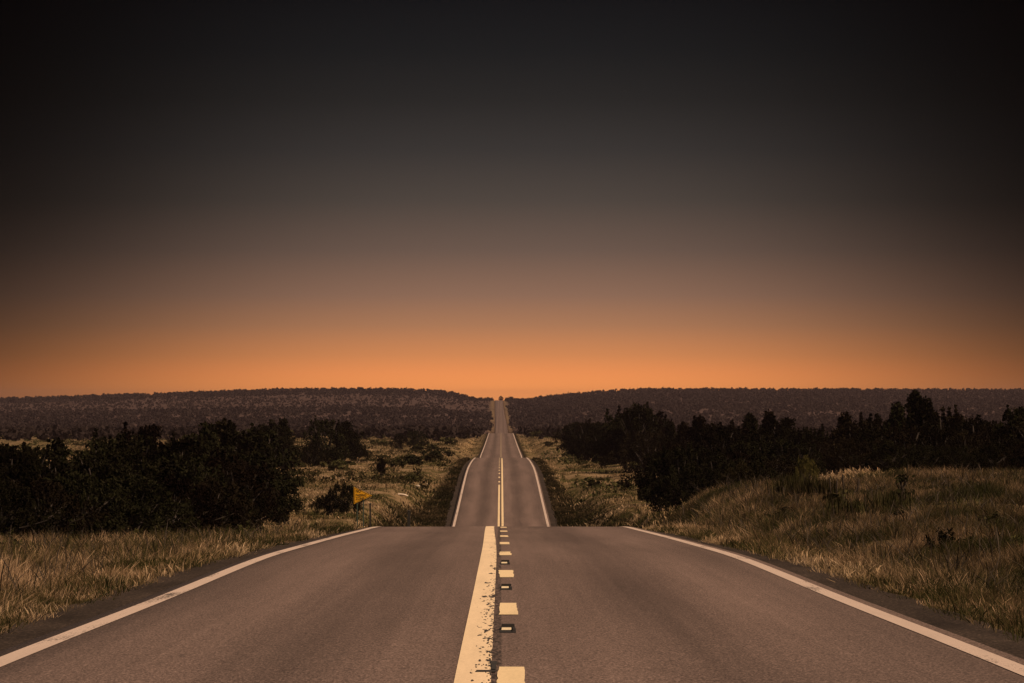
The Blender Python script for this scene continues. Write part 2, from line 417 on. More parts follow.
# ------------------------------------------------------------------ small road furniture
def box(x0, x1, y0, y1, z0, z1, tx=0, ty0=0, ty1=0):
    v = np.array([(x0, y0, z0), (x1, y0, z0), (x1, y1, z0), (x0, y1, z0),
                  (x0 + tx, y0 + ty0, z1), (x1 - tx, y0 + ty0, z1), (x1 - tx, y1 - ty1, z1), (x0 + tx, y1 - ty1, z1)], float)
    f = np.array([(0, 3, 2, 1), (4, 5, 6, 7), (0, 1, 5, 4), (1, 2, 6, 5), (2, 3, 7, 6), (3, 0, 4, 7)])
    return v, f
def join(parts):
    vs, fs, n = [], [], 0
    for v, f in parts:
        vs.append(v); fs.append(f + n); n += len(v)
    return np.concatenate(vs), np.concatenate(fs)
pad_me = mesh_np('pad', *box(-.012, .125, -.45, .55, 0, .006, .006, .03, .03), M['bitumen'])
hous_me = mesh_np('housing', *join([box(.092, .118, -.40, .46, .005, .024, .004, .05, .05), box(0, .118, .12, .30, .005, .046, .006, .03, .03)]), M['bitumen'])
lens_me = mesh_np('lens', *box(.004, .088, -.02, .115, .0055, .022, .003, .01, 0), M['lens'])
ordn = ['the first and second', 'the second and third', 'the third and fourth', 'the fourth and fifth', 'the fifth and sixth', 'the sixth and seventh']
for i in range(3):
    d = (34.0, 45.5, 56.3)[i]
    sl = (rz(d + 1) - rz(d - 1)) / 2
    t = empty('road_reflector', (0, d, float(rz_lin(d)) + .002)); t.rotation_euler = (math.atan(sl), 0, 0)
    tag(t, f'small raised road reflector in dark housing between {ordn[i]} nearest yellow dashes', 'road reflector', 'reflectors along the centre line')
    link('pad', pad_me, t); link('housing', hous_me, t); link('lens', lens_me, t)

def tube(P, R, n=7, seed=0, wob=0):
    P = np.array(P, float); R = np.array(R, float)
    r_ = np.random.default_rng(seed)
    ring = []
    for i in range(len(P)):
        t = P[min(i + 1, len(P) - 1)] - P[max(i - 1, 0)]; t /= np.linalg.norm(t) + 1e-9
        a = np.cross(t, (0, 1, 0.13) if abs(t[1]) < .9 else (1, 0, 0)); a /= np.linalg.norm(a); b = np.cross(t, a)
        th = np.linspace(0, 2 * math.pi, n, endpoint=False)
        rr = R[i] * (1 + wob * (r_.random(n) - .5))
        ring.append(P[i] + np.cos(th)[:, None] * a * rr[:, None] + np.sin(th)[:, None] * b * rr[:, None])
    v = np.concatenate(ring + [P[-1:]])
    f = []
    for i in range(len(P) - 1):
        for j in range(n):
            k2 = (j + 1) % n
            f.append((i * n + j, i * n + k2, (i + 1) * n + k2, (i + 1) * n + j))
    last = (len(P) - 1) * n
    for j in range(n):
        f.append((last + j, last + (j + 1) % n, len(v) - 1, len(v) - 1))
    f = np.array(f)
    return v, f
def clean_tris(v, f):
    q = f[f[:, 2] != f[:, 3]]; t = f[f[:, 2] == f[:, 3]][:, :3]
    return v, [a for a in (q, t) if len(a)]
def tubes_mesh(name, lst, mat):
    v, f = join(lst); v, fl = clean_tris(v, f)
    return mesh_np(name, v, fl, mat, None, True)
def at(px, d): return (px - CX) / F * d
def gz(x, d): return float(terrain(x, d))

def ground_at(px, py, d0=120, d1=1500):
    """distance at which the sight line through an image point meets the land"""
    d = np.arange(d0, d1, .5); z = terrain(at(px, 1) * d, d); los = (HY - py) / F * d
    hit = np.nonzero(z >= los)[0]
    return float(d[hit[0]]) if len(hit) else d1
# pennant sign
sx, sd = at(362.5, 215), 215.0
sz = (HY - 504) / F * sd       # lower corner of the pennant
g0 = min(gz(sx - .3, sd), gz(sx + .3, sd)) - .25
t = empty('pennant_sign', (sx, sd, g0))
tag(t, 'yellow triangular pennant traffic sign on posts beside the left verge', 'road sign')
hb = sz - g0
w_, h_ = 0.96, .90
def tri(x0, x1, hh, y0, y1, zc):
    v = np.array([(x0, y0, zc - hh), (x1, y0, zc), (x0, y0, zc + hh), (x0, y1, zc - hh), (x1, y1, zc), (x0, y1, zc + hh)])
    return v, [np.array([(0, 1, 2), (3, 5, 4)]), np.array([(0, 3, 4, 1), (1, 4, 5, 2), (2, 5, 3, 0)])]
zc = hb + h_ / 2
v, f = tri(-.45, .51, .45, -.012, .0, zc)
p = link('panel', mesh_np('panel', v, f, M['sign_yellow']), t)
outer = np.array([(-.425, zc - .41), (.455, zc), (-.425, zc + .41)]); inner = np.array([(-.405, zc - .382), (.41, zc), (-.405, zc + .382)])
vb = np.array([(a, -.0155, b) for a, b in np.concatenate([outer, inner])])
link('border', mesh_np('border', vb, np.array([(0, 1, 4, 3), (1, 2, 5, 4), (2, 0, 3, 5)]), M['sign_black']), p)
for txt, zz, xx, s in (('NO', .155, -.36, .20), ('PASSING', -.05, -.36, .165), ('ZONE', -.235, -.36, .185)):
    cu = bpy.data.curves.new('lettering', 'FONT'); cu.body = txt; cu.size = s * 1.15; cu.extrude = .001; cu.offset = .003
    cu.materials.append(M['sign_black'])
    tmp = bpy.data.objects.new('tmp', cu); COL.objects.link(tmp)
    lm = bpy.data.meshes.new_from_object(tmp.evaluated_get(bpy.context.evaluated_depsgraph_get())); lm.name = 'lettering'
    bpy.data.objects.remove(tmp)
    o = link('lettering', lm, p, (xx, -.016, zc + zz)); o.rotation_euler = (math.pi / 2, 0, 0)
    o.scale = (.78, 1, 1)
for px in (-.27, .05):
    link('post', mesh_np('post', *join([box(px - .03, px + .03, .004, .012, 0, zc + (.27 if px < 0 else .12)), box(px - .03, px - .022, .012, .04, 0, zc + .12), box(px + .022, px + .03, .012, .04, 0, zc + .12)]), M['sign_back']), t)
# marker posts by the cut
def marker_post(px, d, ytop, w, label):
    x = at(px, d); g = gz(x, d) - .15; h = (HY - ytop) / F * d - g
    tp = empty('marker_post', (x, d, g)); tag(tp, label, 'post')
    link('shaft', mesh_np('shaft', *box(-w / 2, w / 2, -.04, .04, 0, h, w * .08), M['steel']), tp)
    link('cap', mesh_np('cap', *box(-w / 2 - .012, w / 2 + .012, -.055, .055, h + .002, h + .05, .02, .015, .015), M['steel']), tp)
marker_post(370.3, 214, 504, .10, 'thin dark post just right of the yellow pennant sign')
marker_post(409, 230, 511, .19, 'stout dark post at the foot of the left road cut')

# bleached log and two rocks lying on the left meadow
ld = ground_at(403, 497.5); lx = at(403, ld)
v, f = tube([(-.42, 0, .09), (-.15, .03, .11), (.15, 0, .10), (.40, -.04, .05)], [.07, .10, .095, .06], 9, 1, .25)
v, fl = clean_tris(v, f)
o = link('fallen_log', mesh_np('fallen_log', v, fl, M['log'], None, True), None, (lx, ld, gz(lx, ld) + .10)); o.rotation_euler = (0, .12, .05)
tag(o, 'short bleached log lying on the grass slope left of the road', 'log')
def rock(px, d, s, label):
    r_ = np.random.default_rng(int(px)); th, ph = np.meshgrid(np.linspace(0, 2 * math.pi, 9)[:-1], np.linspace(.02, math.pi - .02, 6))
    R_ = s * (1 + .4 * (r_.random(th.shape) - .5))
    v = np.stack([R_ * np.cos(th) * np.sin(ph) * 1.3, R_ * np.sin(th) * np.sin(ph), R_ * np.cos(ph) * .7], -1).reshape(-1, 3)
    ix = np.arange(v.shape[0]).reshape(th.shape); nx = np.roll(ix, -1, 1)
    f = np.stack([ix[:-1], ix[1:], nx[1:], nx[:-1]], -1).reshape(-1, 4)
    x = at(px, d); o = link('rock', mesh_np('rock', v, f, M['rock']), None, (x, d, gz(x, d) + s * .7))
    tag(o, label, 'rock', 'pale rocks on the left meadow')
rock(418, ground_at(418, 487.5), .17, 'pale rock on the meadow just above the bleached log')
rock(427, ground_at(427, 485), .10, 'tiny pale rock beyond the bleached log, closer to the road')

# ------------------------------------------------------------------ foliage
def quads(P, size, rg, upright=0.0, aspect=1.6):
    """leaf clumps: one rhombus per point, random turn"""
    n = len(P)
    a = rg.normal(size=(n, 3)); a[:, 2] += upright * 2 * np.sign(rg.random(n) - .2); a /= np.linalg.norm(a, axis=1)[:, None]
    b = rg.normal(size=(n, 3)); b -= (a * b).sum(1)[:, None] * a; b /= np.linalg.norm(b, axis=1)[:, None]
    s = (size * (.6 + .8 * rg.random(n)))[:, None] if np.ndim(size) == 0 else (size * (.6 + .8 * rg.random(n)))[:, None]
    v = np.stack([P - a * s * aspect * .5, P + b * s * .5, P + a * s * aspect * .5, P - b * s * .5], 1).reshape(-1, 3)
    f = np.arange(4 * n).reshape(n, 4)
    rnd = np.repeat(rg.random(n), 4)
    return v, f, rnd

def make_tree(kind, seed):
    """returns crown mesh and trunk mesh, about 1 m tall (scaled when placed)"""
    rg = np.random.default_rng(seed)
    H = 1.0
    cl, rad = [], []
    limbs = []
    nst = {'round': 3, 'cone': 1, 'tall': 2, 'low': 4}[kind]
    wid = {'round': .50, 'cone': .30, 'tall': .34, 'low': .80}[kind]
    z0 = {'round': .16, 'cone': .12, 'tall': .34, 'low': .07}[kind]
    nclump = {'round': 70, 'cone': 56, 'tall': 52, 'low': 80}[kind]
    for i in range(nclump):
        h = rg.random() ** .85
        if kind == 'cone': prof = (1 - h) ** .75 * .95 + .06
        elif kind == 'tall': prof = math.sqrt(max(0, 1 - (2 * h - .95) ** 2)) * .9 + .1
        else: prof = math.sqrt(max(0, 1 - h ** 2.2)) * (.55 + .45 * min(1, h * 4)) + .05
        az = rg.random() * 6.283; rr = wid * prof * math.sqrt(rg.random()) * (.75 + .5 * rg.random())
        z = z0 + (1 - z0 - .07) * h * (.9 + .12 * rg.random())
        cl.append((math.cos(az) * rr, math.sin(az) * rr, z)); rad.append((.055 + .085 * rg.random() ** 1.5) * (1.15 - .55 * h) * (1.3 if kind == 'low' else 1))
    for i in range({'round': 15, 'cone': 7, 'tall': 10, 'low': 16}[kind]):   # upright sprigs that break the outline
        az = rg.random() * 6.283; rr = wid * .75 * math.sqrt(rg.random()) * (.35 if kind == 'cone' else 1)
        zt = (.99 - .5 * (rr / wid) ** 2) * (.86 + .14 * rg.random()) if i else .97
        for q in range(4):
            cl.append((math.cos(az) * rr, math.sin(az) * rr, zt - .05 * (3 - q))); rad.append(.042 - .0095 * q)
    cl = np.array(cl); rad = np.array(rad)
    P = []
    for c, r in zip(cl, rad):
        n = max(22, int(88 * (r / .085) ** 1.6))
        u = rg.normal(size=(n, 3)); u /= np.linalg.norm(u, axis=1)[:, None]
        P.append(c + u * (r * rg.random(n) ** .45)[:, None] * np.array([1.0, 1.0, 1.15]))
    P = np.concatenate(P)
    P[:, 2] = np.maximum(P[:, 2], .015 + .03 * rg.random(len(P)))
    v, f, rnd = quads(P, .021, rg, .5, 2.0)
    crown = mesh_np('crown', v, f, M['leaf'], dict(rnd=rnd))
    tl = []
    for s in range(nst):
        az = rg.random() * 6.283; off = 0 if nst == 1 else .035
        lean = 0.02 if kind == 'cone' else wid * .45
        b = np.array([math.cos(az) * off, math.sin(az) * off, -.05])
        top = np.array([math.cos(az) * lean, math.sin(az) * lean, .82 if kind != 'low' else .6])
        mid = b * .45 + top * .35 + np.array([0, 0, .1]) + rg.normal(size=3) * .015
        rb = .032 if nst < 3 else .022
        tl.append(tube([b, b * .7 + mid * .3, mid, mid * .5 + top * .5, top], [rb * 1.25, rb, rb * .75, rb * .5, rb * .15], 7, seed + s, .25))
    for i in rg.choice(len(cl), 12, replace=False):
        c = cl[i]; b = np.array([c[0] * .12, c[1] * .12, max(.06, c[2] * .55)])
        tl.append(tube([b, b * .5 + c * .5 + np.array([0, 0, -.02]), c], [.014, .009, .003], 5, i, .2))
    trunk = tubes_mesh('trunk', tl, M['bark'])
    return crown, trunk

PROTO = {k_: [make_tree(k_, 11 * j + s) for j in range(n)] for s, (k_, n) in enumerate((('round', 4), ('cone', 3), ('tall', 3), ('low', 3)))}
BROWN = {}
def brown(me_):
    if me_.name not in BROWN:
        c = me_.copy(); c.materials.clear(); c.materials.append(M['leaf_brown']); BROWN[me_.name] = c
    return BROWN[me_.name]

NAMES = {'round': 'juniper_tree', 'cone': 'conifer_tree', 'tall': 'tall_tree', 'low': 'juniper_bush'}
_first = {}
def tree(px, topy, d, kind, label, group=None, cat='tree', x=None, brownish=False, wide=1.0):
    xx = at(px, d) if x is None else x
    g = gz(xx, d) - .05
    H = (HY - topy) / F * d - g
    H = max(H, .8)
    crown, trunk = PROTO[kind][int(rng.integers(len(PROTO[kind])))]
    t = empty(NAMES[kind], (xx, d, g), float(rng.random() * 6.283))
    t.scale = (H * wide, H * wide, H)
    tag(t, label, cat, group)
    link('crown', brown(crown) if brownish else crown, t); link('trunk', trunk, t)
    return t

LG = 'junipers of the dark thicket left of the road'
LL = 'dark juniper in the dense thicket left of the road'
for px, ty, d, kd in [(-60, 436, 190, 'round'), (-38, 432, 210, 'round'), (-15, 440, 180, 'low'), (5, 441, 165, 'round'), (30, 438, 190, 'round'), (58, 437, 210, 'cone'), (88, 438, 180, 'round'), (110, 433, 205, 'round'), (128, 427, 220, 'round'),
                      (146, 421, 230, 'tall'), (178, 431, 190, 'round'), (192, 434, 215, 'low'), (207, 423, 235, 'cone'), (222, 417, 245, 'tall'), (236, 419, 240, 'round'), (250, 422, 250, 'round'),
                      (272, 419, 440, 'tall'), (284, 417, 455, 'cone'), (262, 427, 420, 'round'),
                      (100, 452, 150, 'low'), (150, 453, 152, 'round'), (200, 458, 158, 'round'), (238, 456, 175, 'round'), (18, 462, 140, 'low'), (60, 458, 146, 'round'), (222, 446, 190, 'round'), (254, 449, 205, 'round'), (178, 446, 168, 'round'),
                      (125, 446, 165, 'round'), (-25, 452, 150, 'round'), (80, 470, 138, 'low'), (130, 474, 140, 'low'), (172, 476, 144, 'low'), (212, 478, 150, 'low'), (228, 484, 160, 'low'), (0, 480, 132, 'low'), (40, 478, 135, 'low'), (-40, 470, 140, 'low'), (-85, 440, 185, 'round'), (-115, 434, 200, 'round'), (-150, 440, 190, 'round'), (-190, 436, 200, 'round'), (-235, 440, 195, 'round'), (-100, 466, 145, 'low'), (-170, 462, 150, 'low')]:
    tree(px, ty, d, kd, LL, LG, brownish=rng.random() < .2, wide=1.1)
tree(276, 468, 222, 'round', 'small round dark juniper with bare trunk, at the right tip of the left thicket', wide=1.05)
tree(325, 415, 480, 'round', 'broad dark tree standing alone on the far left meadow, larger of a pair', wide=.95)
tree(345, 419, 485, 'tall', 'slimmer dark tree touching the broad lone tree on the far left meadow', wide=1.1)
tree(312, 442, 470, 'low', 'low dark bush at the left foot of the broad lone meadow tree', cat='bush', wide=.7)
tree(357, 442, 500, 'low', 'low green bush at the right foot of the paired meadow trees', cat='bush', wide=.8)
tree(416, 429, 720, 'round', 'rounded dark tree in the far left meadow close to the road, taller of two', wide=1.15)
tree(400, 433, 730, 'round', 'shorter round dark tree left of its taller twin in the far meadow', wide=1.15)
tree(381, 456, ground_at(381, 478), 'tall', 'scraggly near-black little tree alone on the left slope', wide=.7)
tree(342, 482, 252, 'low', 'dark rounded bush right behind the yellow pennant sign', cat='bush', wide=.85)
tree(328, 493, 252, 'low', 'low dark bush just left of the one behind the pennant sign', cat='bush', wide=1.0)

RG = 'trees of the dark thicket right of the road'
RL = 'dark tree in the long thicket right of the road'
for px, ty, d, kd in [(571, 422, 590, 'round'), (579, 419, 580, 'round'), (590, 418, 560, 'round'), (598, 421, 540, 'round'), (612, 418, 490, 'round'), (587, 428, 520, 'round'), (603, 430, 480, 'round'), (622, 424, 470, 'round'), (655, 413, 440, 'round'), (643, 405, 436, 'round'), (630, 408, 434, 'round'), (670, 421, 400, 'cone'), (648, 428, 410, 'low'),
                      (684, 421, 330, 'cone'), (700, 414, 310, 'cone'), (716, 421, 300, 'round'), (734, 419, 310, 'round'), (750, 412, 310, 'cone'), (769, 411, 305, 'cone'), (785, 415, 300, 'tall'), (802, 423, 285, 'round'), (822, 431, 275, 'round'), (760, 424, 290, 'round'), (690, 436, 300, 'low'),
                      (845, 411, 265, 'cone'), (860, 415, 258, 'round'), (880, 411, 262, 'round'), (897, 401, 258, 'cone'), (915, 389, 252, 'cone'), (926, 398, 250, 'cone'), (940, 404, 255, 'round'), (958, 412, 245, 'cone'), (976, 414, 242, 'tall'), (998, 419, 235, 'round'), (1019, 404, 225, 'tall'), (1036, 410, 220, 'round'), (1060, 408, 220, 'round'), (1085, 415, 215, 'round'),
                      (870, 427, 235, 'round'), (905, 422, 230, 'round'), (935, 426, 228, 'round'), (965, 430, 222, 'round'), (1005, 432, 215, 'round'), (850, 438, 222, 'low'), (890, 440, 216, 'low'), (925, 442, 212, 'low'), (960, 443, 208, 'low'), (995, 443, 204, 'low'), (1110, 412, 225, 'round'), (1140, 418, 222, 'round'), (1170, 408, 230, 'cone'), (1200, 420, 220, 'round'), (1240, 416, 226, 'round'), (1285, 412, 222, 'round'), (1330, 420, 225, 'round'), (1030, 440, 202, 'low'), (815, 440, 232, 'low'), (1060, 436, 205, 'low'),
                      (742, 440, 235, 'round'), (760, 436, 240, 'round'), (785, 438, 238, 'round'), (805, 440, 230, 'round'), (745, 458, 205, 'low'), (775, 456, 212, 'low'), (800, 456, 215, 'low'), (735, 448, 222, 'round')]:
    tree(px, ty, d, kd, RL, RG, brownish=rng.random() < .35, wide=1.12)
FG = 'bushes at the front of the right thicket'
FL = 'big dark bushy juniper at the front of the right thicket, near the road'
for px, ty, d, kd in [(664, 449, 225, 'round'), (676, 445, 220, 'round'), (690, 441, 222, 'round'), (706, 444, 218, 'round'), (722, 450, 214, 'round'), (674, 472, 207, 'low'), (702, 466, 200, 'low'), (720, 470, 200, 'low'), (688, 464, 206, 'low')]:
    tree(px, ty, d, kd, FL, FG, wide=.95)
tree(637, 401, 430, 'round', 'tallest dark tree beside the right meadow, bare forked trunk showing below its crown', wide=.85)
tb = tree(742, 462, 198, 'low', 'yellowish green bush against the dark front of the right thicket', cat='bush', wide=.8)
tl_ = tree(806, 455, 190, 'low', 'pale olive bush at the foot of the right thicket', cat='bush', wide=.5)
for b_ in (tb, tl_):
    for ch in b_.children:
        if ch.name.startswith('crown'):
            c = ch.data.copy(); c.materials.clear(); c.materials.append(M['shrub' if b_ is tb else 'shrub_light']); ch.data = c
tree(501, 395.5, 4330, 'round', 'tiny tree on the skyline at the end of the road', wide=1.0)
tree(511, 396, 4350, 'round', 'tiny dark tree on the skyline right of the road end', wide=1.2)

# low shrubs dotted over both meadows
def make_shrub(seed, mat):
    rg = np.random.default_rng(seed); P = []
    for i in range(14):
        c = np.array([rg.normal() * .32, rg.normal() * .32, .25 + .45 * rg.random()]); n = 34
        u = rg.normal(size=(n, 3)); u /= np.linalg.norm(u, axis=1)[:, None]
        P.append(c + u * (.24 * rg.random(n) ** .5)[:, None])
    P = np.concatenate(P); P[:, 2] = np.abs(P[:, 2])
    v, f, r = quads(P, .13, rg, .5)
    return mesh_np('shrub', v, f, mat, dict(rnd=r))
SH = [make_shrub(90 + i, M['shrub']) for i in range(4)] + [make_shrub(99, M['leaf'])]
cnt = {-1: 0, 1: 0}
tries = 0
while sum(cnt.values()) < 290 and tries < 20000:
    tries += 1
    d = 330 * (1250 / 330) ** (rng.random() ** .9); side = -1 if rng.random() < .58 else 1
    if cnt[side] > 160: continue
    px = rng.uniform(150, 492) if side < 0 else rng.uniform(510, 800)
    x = at(px, d)
    if abs(x) < 8.2 or fbm(x * .05 + 7, d * .02 + 3) < .36 + .14 * rng.random(): continue
    cnt[side] += 1
    s = (.35 + .75 * rng.random() ** 2.2) * (1 + d / 1000)
    o = link('shrub', SH[int(rng.integers(5))], None, (x, d, gz(x, d) - .06)); o.rotation_euler = (0, 0, rng.random() * 6.28); o.scale = (s * 1.25, s * 1.25, s)
    tag(o, 'low green shrub dotted over the meadow left of the road' if side < 0 else 'low green shrub dotted over the meadow right of the road', 'shrub',
        'shrubs dotting the left meadow' if side < 0 else 'shrubs dotting the right meadow')

def make_weed(seed, mat):
    rg = np.random.default_rng(seed); P = []
    for i in range(22):
        az = rg.random() * 6.283; r_ = .55 * rg.random() ** .6; top = (.35 + .65 * rg.random()) * (1 - .5 * r_)
        t_ = rg.random(60) ** .8
        P.append(np.stack([math.cos(az) * (r_ * .45 + r_ * .55 * t_), math.sin(az) * (r_ * .45 + r_ * .55 * t_), top * t_], -1) + rg.normal(size=(60, 3)) * .045)
    P = np.concatenate(P); P[:, 2] = np.abs(P[:, 2])
    v, f, r = quads(P, .042, rg, .9, 2.4)
    return mesh_np('weed_clump', v, f, mat, dict(rnd=r))
WD = [make_weed(200 + i, M['shrub']) for i in range(4)] + [make_weed(209, M['leaf'])]
def weed(x, d, s, sq, label, group, k):
    o = link('weed_clump', WD[k], None, (x, d, gz(x, d) - .05)); o.rotation_euler = (0, 0, float(rng.random() * 6.28)); o.scale = (s * sq, s * sq, s)
    tag(o, label, 'weed', group)
for px, d, s in [(12, 92, .75), (48, 100, .6), (70, 84, .45), (96, 108, .8), (118, 112, .6), (140, 104, .55), (165, 112, .8), (190, 106, .5), (205, 116, .75), (232, 114, .55), (262, 118, .6), (290, 116, .45), (315, 110, .4), (-20, 96, .7), (150, 118, .9), (250, 122, .8)]:
    weed(at(px, d), d, s, 1.35, 'olive weed clump at the ragged foot of the left thicket', 'weed clumps along the foot of the left thicket', int(rng.integers(4)))
for i in range(34):
    d = float(rng.uniform(55, 160)); x = float(rng.uniform(6.8, d * .135 + 1))
    weed(x, d, float(.22 + .4 * rng.random() ** 2), 1.5, 'low dark weed clump scattered on the grassy right rise', 'weed clumps scattered on the right rise', int(rng.integers(5)))
for i in range(14):
    d = float(rng.uniform(38, 85)); x = -float(rng.uniform(5.2, d * .1 + 3))
    weed(x, d, float(.14 + .2 * rng.random() ** 2), 1.6, 'low green weed clump in the golden left verge', 'weed clumps in the left verge', int(rng.integers(4)))

# dark tall stalks and spiky clumps on the right rise
def stalk_plant(px, d, ytop, label, seed, n=1, leaf=True):
    rg = np.random.default_rng(seed); x = at(px, d); g = gz(x, d) - .05; h = (HY - ytop) / F * d - g
    t = empty('mullein_stalk', (x, d, g)); tag(t, label, 'plant', 'dry stalks on the right rise')
    for i in range(n):
        ox = rg.normal() * .04; lean = rg.normal() * .05
        link('stem', tubes_mesh('stem', [tube([(ox, 0, 0), (ox + lean * .3, 0, h * .55), (ox + lean * .7, 0, h * .65), (ox + lean, 0, h * .96), (ox + lean * 1.1, 0, h)], [.012, .012, .026, .024, .008], 7, seed, .3)], M['stalk']), t)
    if leaf:
        P = np.stack([rg.normal(size=120) * .11, rg.normal(size=120) * .11, rg.random(120) ** 1.6 * .5 * h], -1)
        v, f, r = quads(P, .13, rg, .5); link('leaves', mesh_np('leaves', v, f, M['shrub'], dict(rnd=r)), t)
for i, (px, yt, lb) in enumerate([(833, 481, 'first dry dark stalk of a row of three on the right rise'), (838, 484, 'middle dry dark stalk of a row of three on the right rise'), (844, 478, 'tallest dry dark stalk of a row of three on the right rise'),
                                  (857, 482, 'thin lone stalk standing right of the row of three stalks'), (876, 507, 'short dry stalk lower on the right rise, beside the spiky clump')]):
    stalk_plant(px, 118 + 3 * i, yt - 4, lb, 40 + i, leaf=i != 3)
x = at(902, 128); g = gz(x, 128) - .05
t = empty('dead_bush', (x, 128, g)); tag(t, 'small dark gnarled bush with a thick stem on the right rise', 'bush')
link('stem', tubes_mesh('stem', [tube([(.0, 0, 0), (.03, 0, .35), (.0, .02, .6), (-.06, 0, .86)], [.07, .06, .055, .02], 8, 3, .4), tube([(.02, 0, .5), (.09, 0, .7), (.1, 0, .9)], [.035, .03, .01], 6, 5, .4), tube([(0, 0, .4), (-.14, 0, .62), (-.22, 0, .74)], [.03, .02, .008], 6, 6, .4)], M['stalk']), t)
rg = np.random.default_rng(5)
P = np.concatenate([np.stack([rg.normal(size=260) * .13, rg.normal(size=260) * .13, rg.random(260) * .5], -1), np.stack([rg.normal(size=60) * .12 - .02, rg.normal(size=60) * .1, .75 + rg.random(60) * .2], -1)])
v, f, r = quads(P, .09, rg, .5); link('leaves', mesh_np('leaves', v, f, M['leaf'], dict(rnd=r)), t)
def spiky(px, d, w, h, label, seed):
    rg = np.random.default_rng(seed); x = at(px, d); g = gz(x, d) - .04
    n = 300; b = np.stack([rg.normal(size=n) * w * .4, rg.normal(size=n) * w * .4, 0 * rg.random(n)], -1)
    hh = h * (.5 + .5 * rg.random(n)); le = rg.normal(size=(n, 2)) * .12
    tip = b + np.stack([le[:, 0], le[:, 1], hh], -1); wv = np.stack([np.cos(a := rg.random(n) * 6.28), np.sin(a), 0 * a], -1) * .02
    md = b * .5 + tip * .5 + np.stack([le[:, 0] * -.2, le[:, 1] * -.2, 0 * hh], -1)
    v = np.stack([b - wv, b + wv, md + wv, md - wv, tip], 1).reshape(-1, 3); k5 = np.arange(n) * 5
    me_ = mesh_np('spiky_clump', v, [np.stack([k5, k5 + 1, k5 + 2, k5 + 3], -1), np.stack([k5 + 3, k5 + 2, k5 + 4], -1)], M['shrub'], dict(rnd=np.repeat(rg.random(n), 5)))
    tag(link('spiky_clump', me_, None, (x, d, g)), label, 'plant', 'spiky clumps on the right rise')
spiky(890, 112, .8, .85, 'dark spiky clump of upright stems below the gnarled bush', 1)
spiky(812, 128, 1.1, .95, 'broad dark green clump just left of the three dry stalks', 2)
spiky(796, 134, .9, .9, 'dark green clump at the left end of the clumps on the right rise', 3)
spiky(848, 104, .55, .75, 'dark clump below the row of three dry stalks', 8)

# ------------------------------------------------------------------ grass
def blades(pos, hgt, wid, rg, panicle=.3, out_az=None):
    n = len(pos)
    az = (rg.random(n) * 6.283 if out_az is None else out_az + rg.normal(size=n) * .5); dirv = np.stack([np.cos(az), np.sin(az), 0 * az], -1)
    fa = rg.random(n) * 6.283; side = np.stack([np.cos(fa), np.sin(fa) * .5, 0 * fa], -1)
    bend = hgt * (.10 + .95 * rg.random(n) ** 1.4)
    ts = np.array([0, .35, .7, 1.0]); ws = np.array([1, .9, .6, .12])
    pan = rg.random(n) < panicle
    V = np.zeros((n, 4, 2, 3)); Hh = np.zeros((n, 4, 2))
    for i, (t, w) in enumerate(zip(ts, ws)):
        ww = np.where(pan, [.5, .5, 1.5, .5][i], w) * wid
        c = pos + dirv * (bend * t * t)[:, None] + np.stack([0 * az, 0 * az, hgt * (t - .18 * t * t * bend / np.maximum(hgt, .01))], -1)
        V[:, i, 0] = c - side * ww[:, None] * .5; V[:, i, 1] = c + side * ww[:, None] * .5; Hh[:, i] = t
    b = np.arange(n)[:, None] * 8 + np.array([0, 2, 4])[None]
    f = np.stack([b, b + 1, b + 3, b + 2], -1).reshape(-1, 4)
    return V.reshape(-1, 3), f, Hh.ravel()
def grass_field(name, mat, label, n_clump, per, dr, xfun, hfun, wfun, seed, rad=.12, panicle=.3, dpow=1.0, keep=None):
    rg = np.random.default_rng(seed)
    d = dr[0] + (dr[1] - dr[0]) * rg.random(n_clump) ** dpow
    x0, x1 = xfun(d); x = x0 + (x1 - x0) * rg.random(n_clump)
    if keep is not None:
        m_ = keep(x, d, rg); x, d = x[m_], d[m_]
    n = len(x)
    ch = hfun(x, d, rg); cr = rg.random(n)
    ox = rg.normal(size=n * per) * rad * np.repeat(1 + d / 150, per); oy = rg.normal(size=n * per) * rad * 1.5
    cx = np.repeat(x, per) + ox; cd = np.repeat(d, per) + oy
    ok = (np.abs(cx) > 4.12 + .35 * fbm(cx * 0 + 3, cd * 1.1))
    h = np.repeat(ch, per) * (.45 + .75 * rg.random(n * per)); w = np.repeat(wfun(d), per) * (.7 + .6 * rg.random(n * per))
    rnd = np.clip(np.repeat(cr, per) * .75 + .25 * rg.random(n * per), 0, 1)
    cx, cd, h, w, rnd, oa = cx[ok], cd[ok], h[ok], w[ok], rnd[ok], np.arctan2(oy, ox)[ok]
    z = terrain(cx, cd) - .02
    v, f, hh = blades(np.stack([cx, cd, z], -1), h, w, rg, panicle, oa)
    o = link(name, mesh_np(name, v, f, mat, dict(h=hh, rnd=np.repeat(rnd, 8)), False))
    tag(o, label, kind='stuff')
def vh(x, d, rg, big=.62):
    e_ = sstep(4.2, 6.0, np.abs(x))
    return (.10 + (big - .1) * e_ * np.clip(-.35 + 2.6 * fbm(x * .9, d * .35), .3, 1.6)) * (.75 + .5 * rg.random(len(x)))
grass_field('verge_grass', M['grass'], 'tall dry golden grass on the left verge of the near road', 17000, 24, (22, 130), lambda d: (-(d * .143 + 2.5) - 1.5, -4.25 + 0 * d), lambda x, d, r: vh(x, d, r, .36), lambda d: .0028 + d * .7e-4, 1, keep=lambda x, d, r: fbm(x * .7 + 2, d * .25) > .26 + .16 * r.random(len(x)))
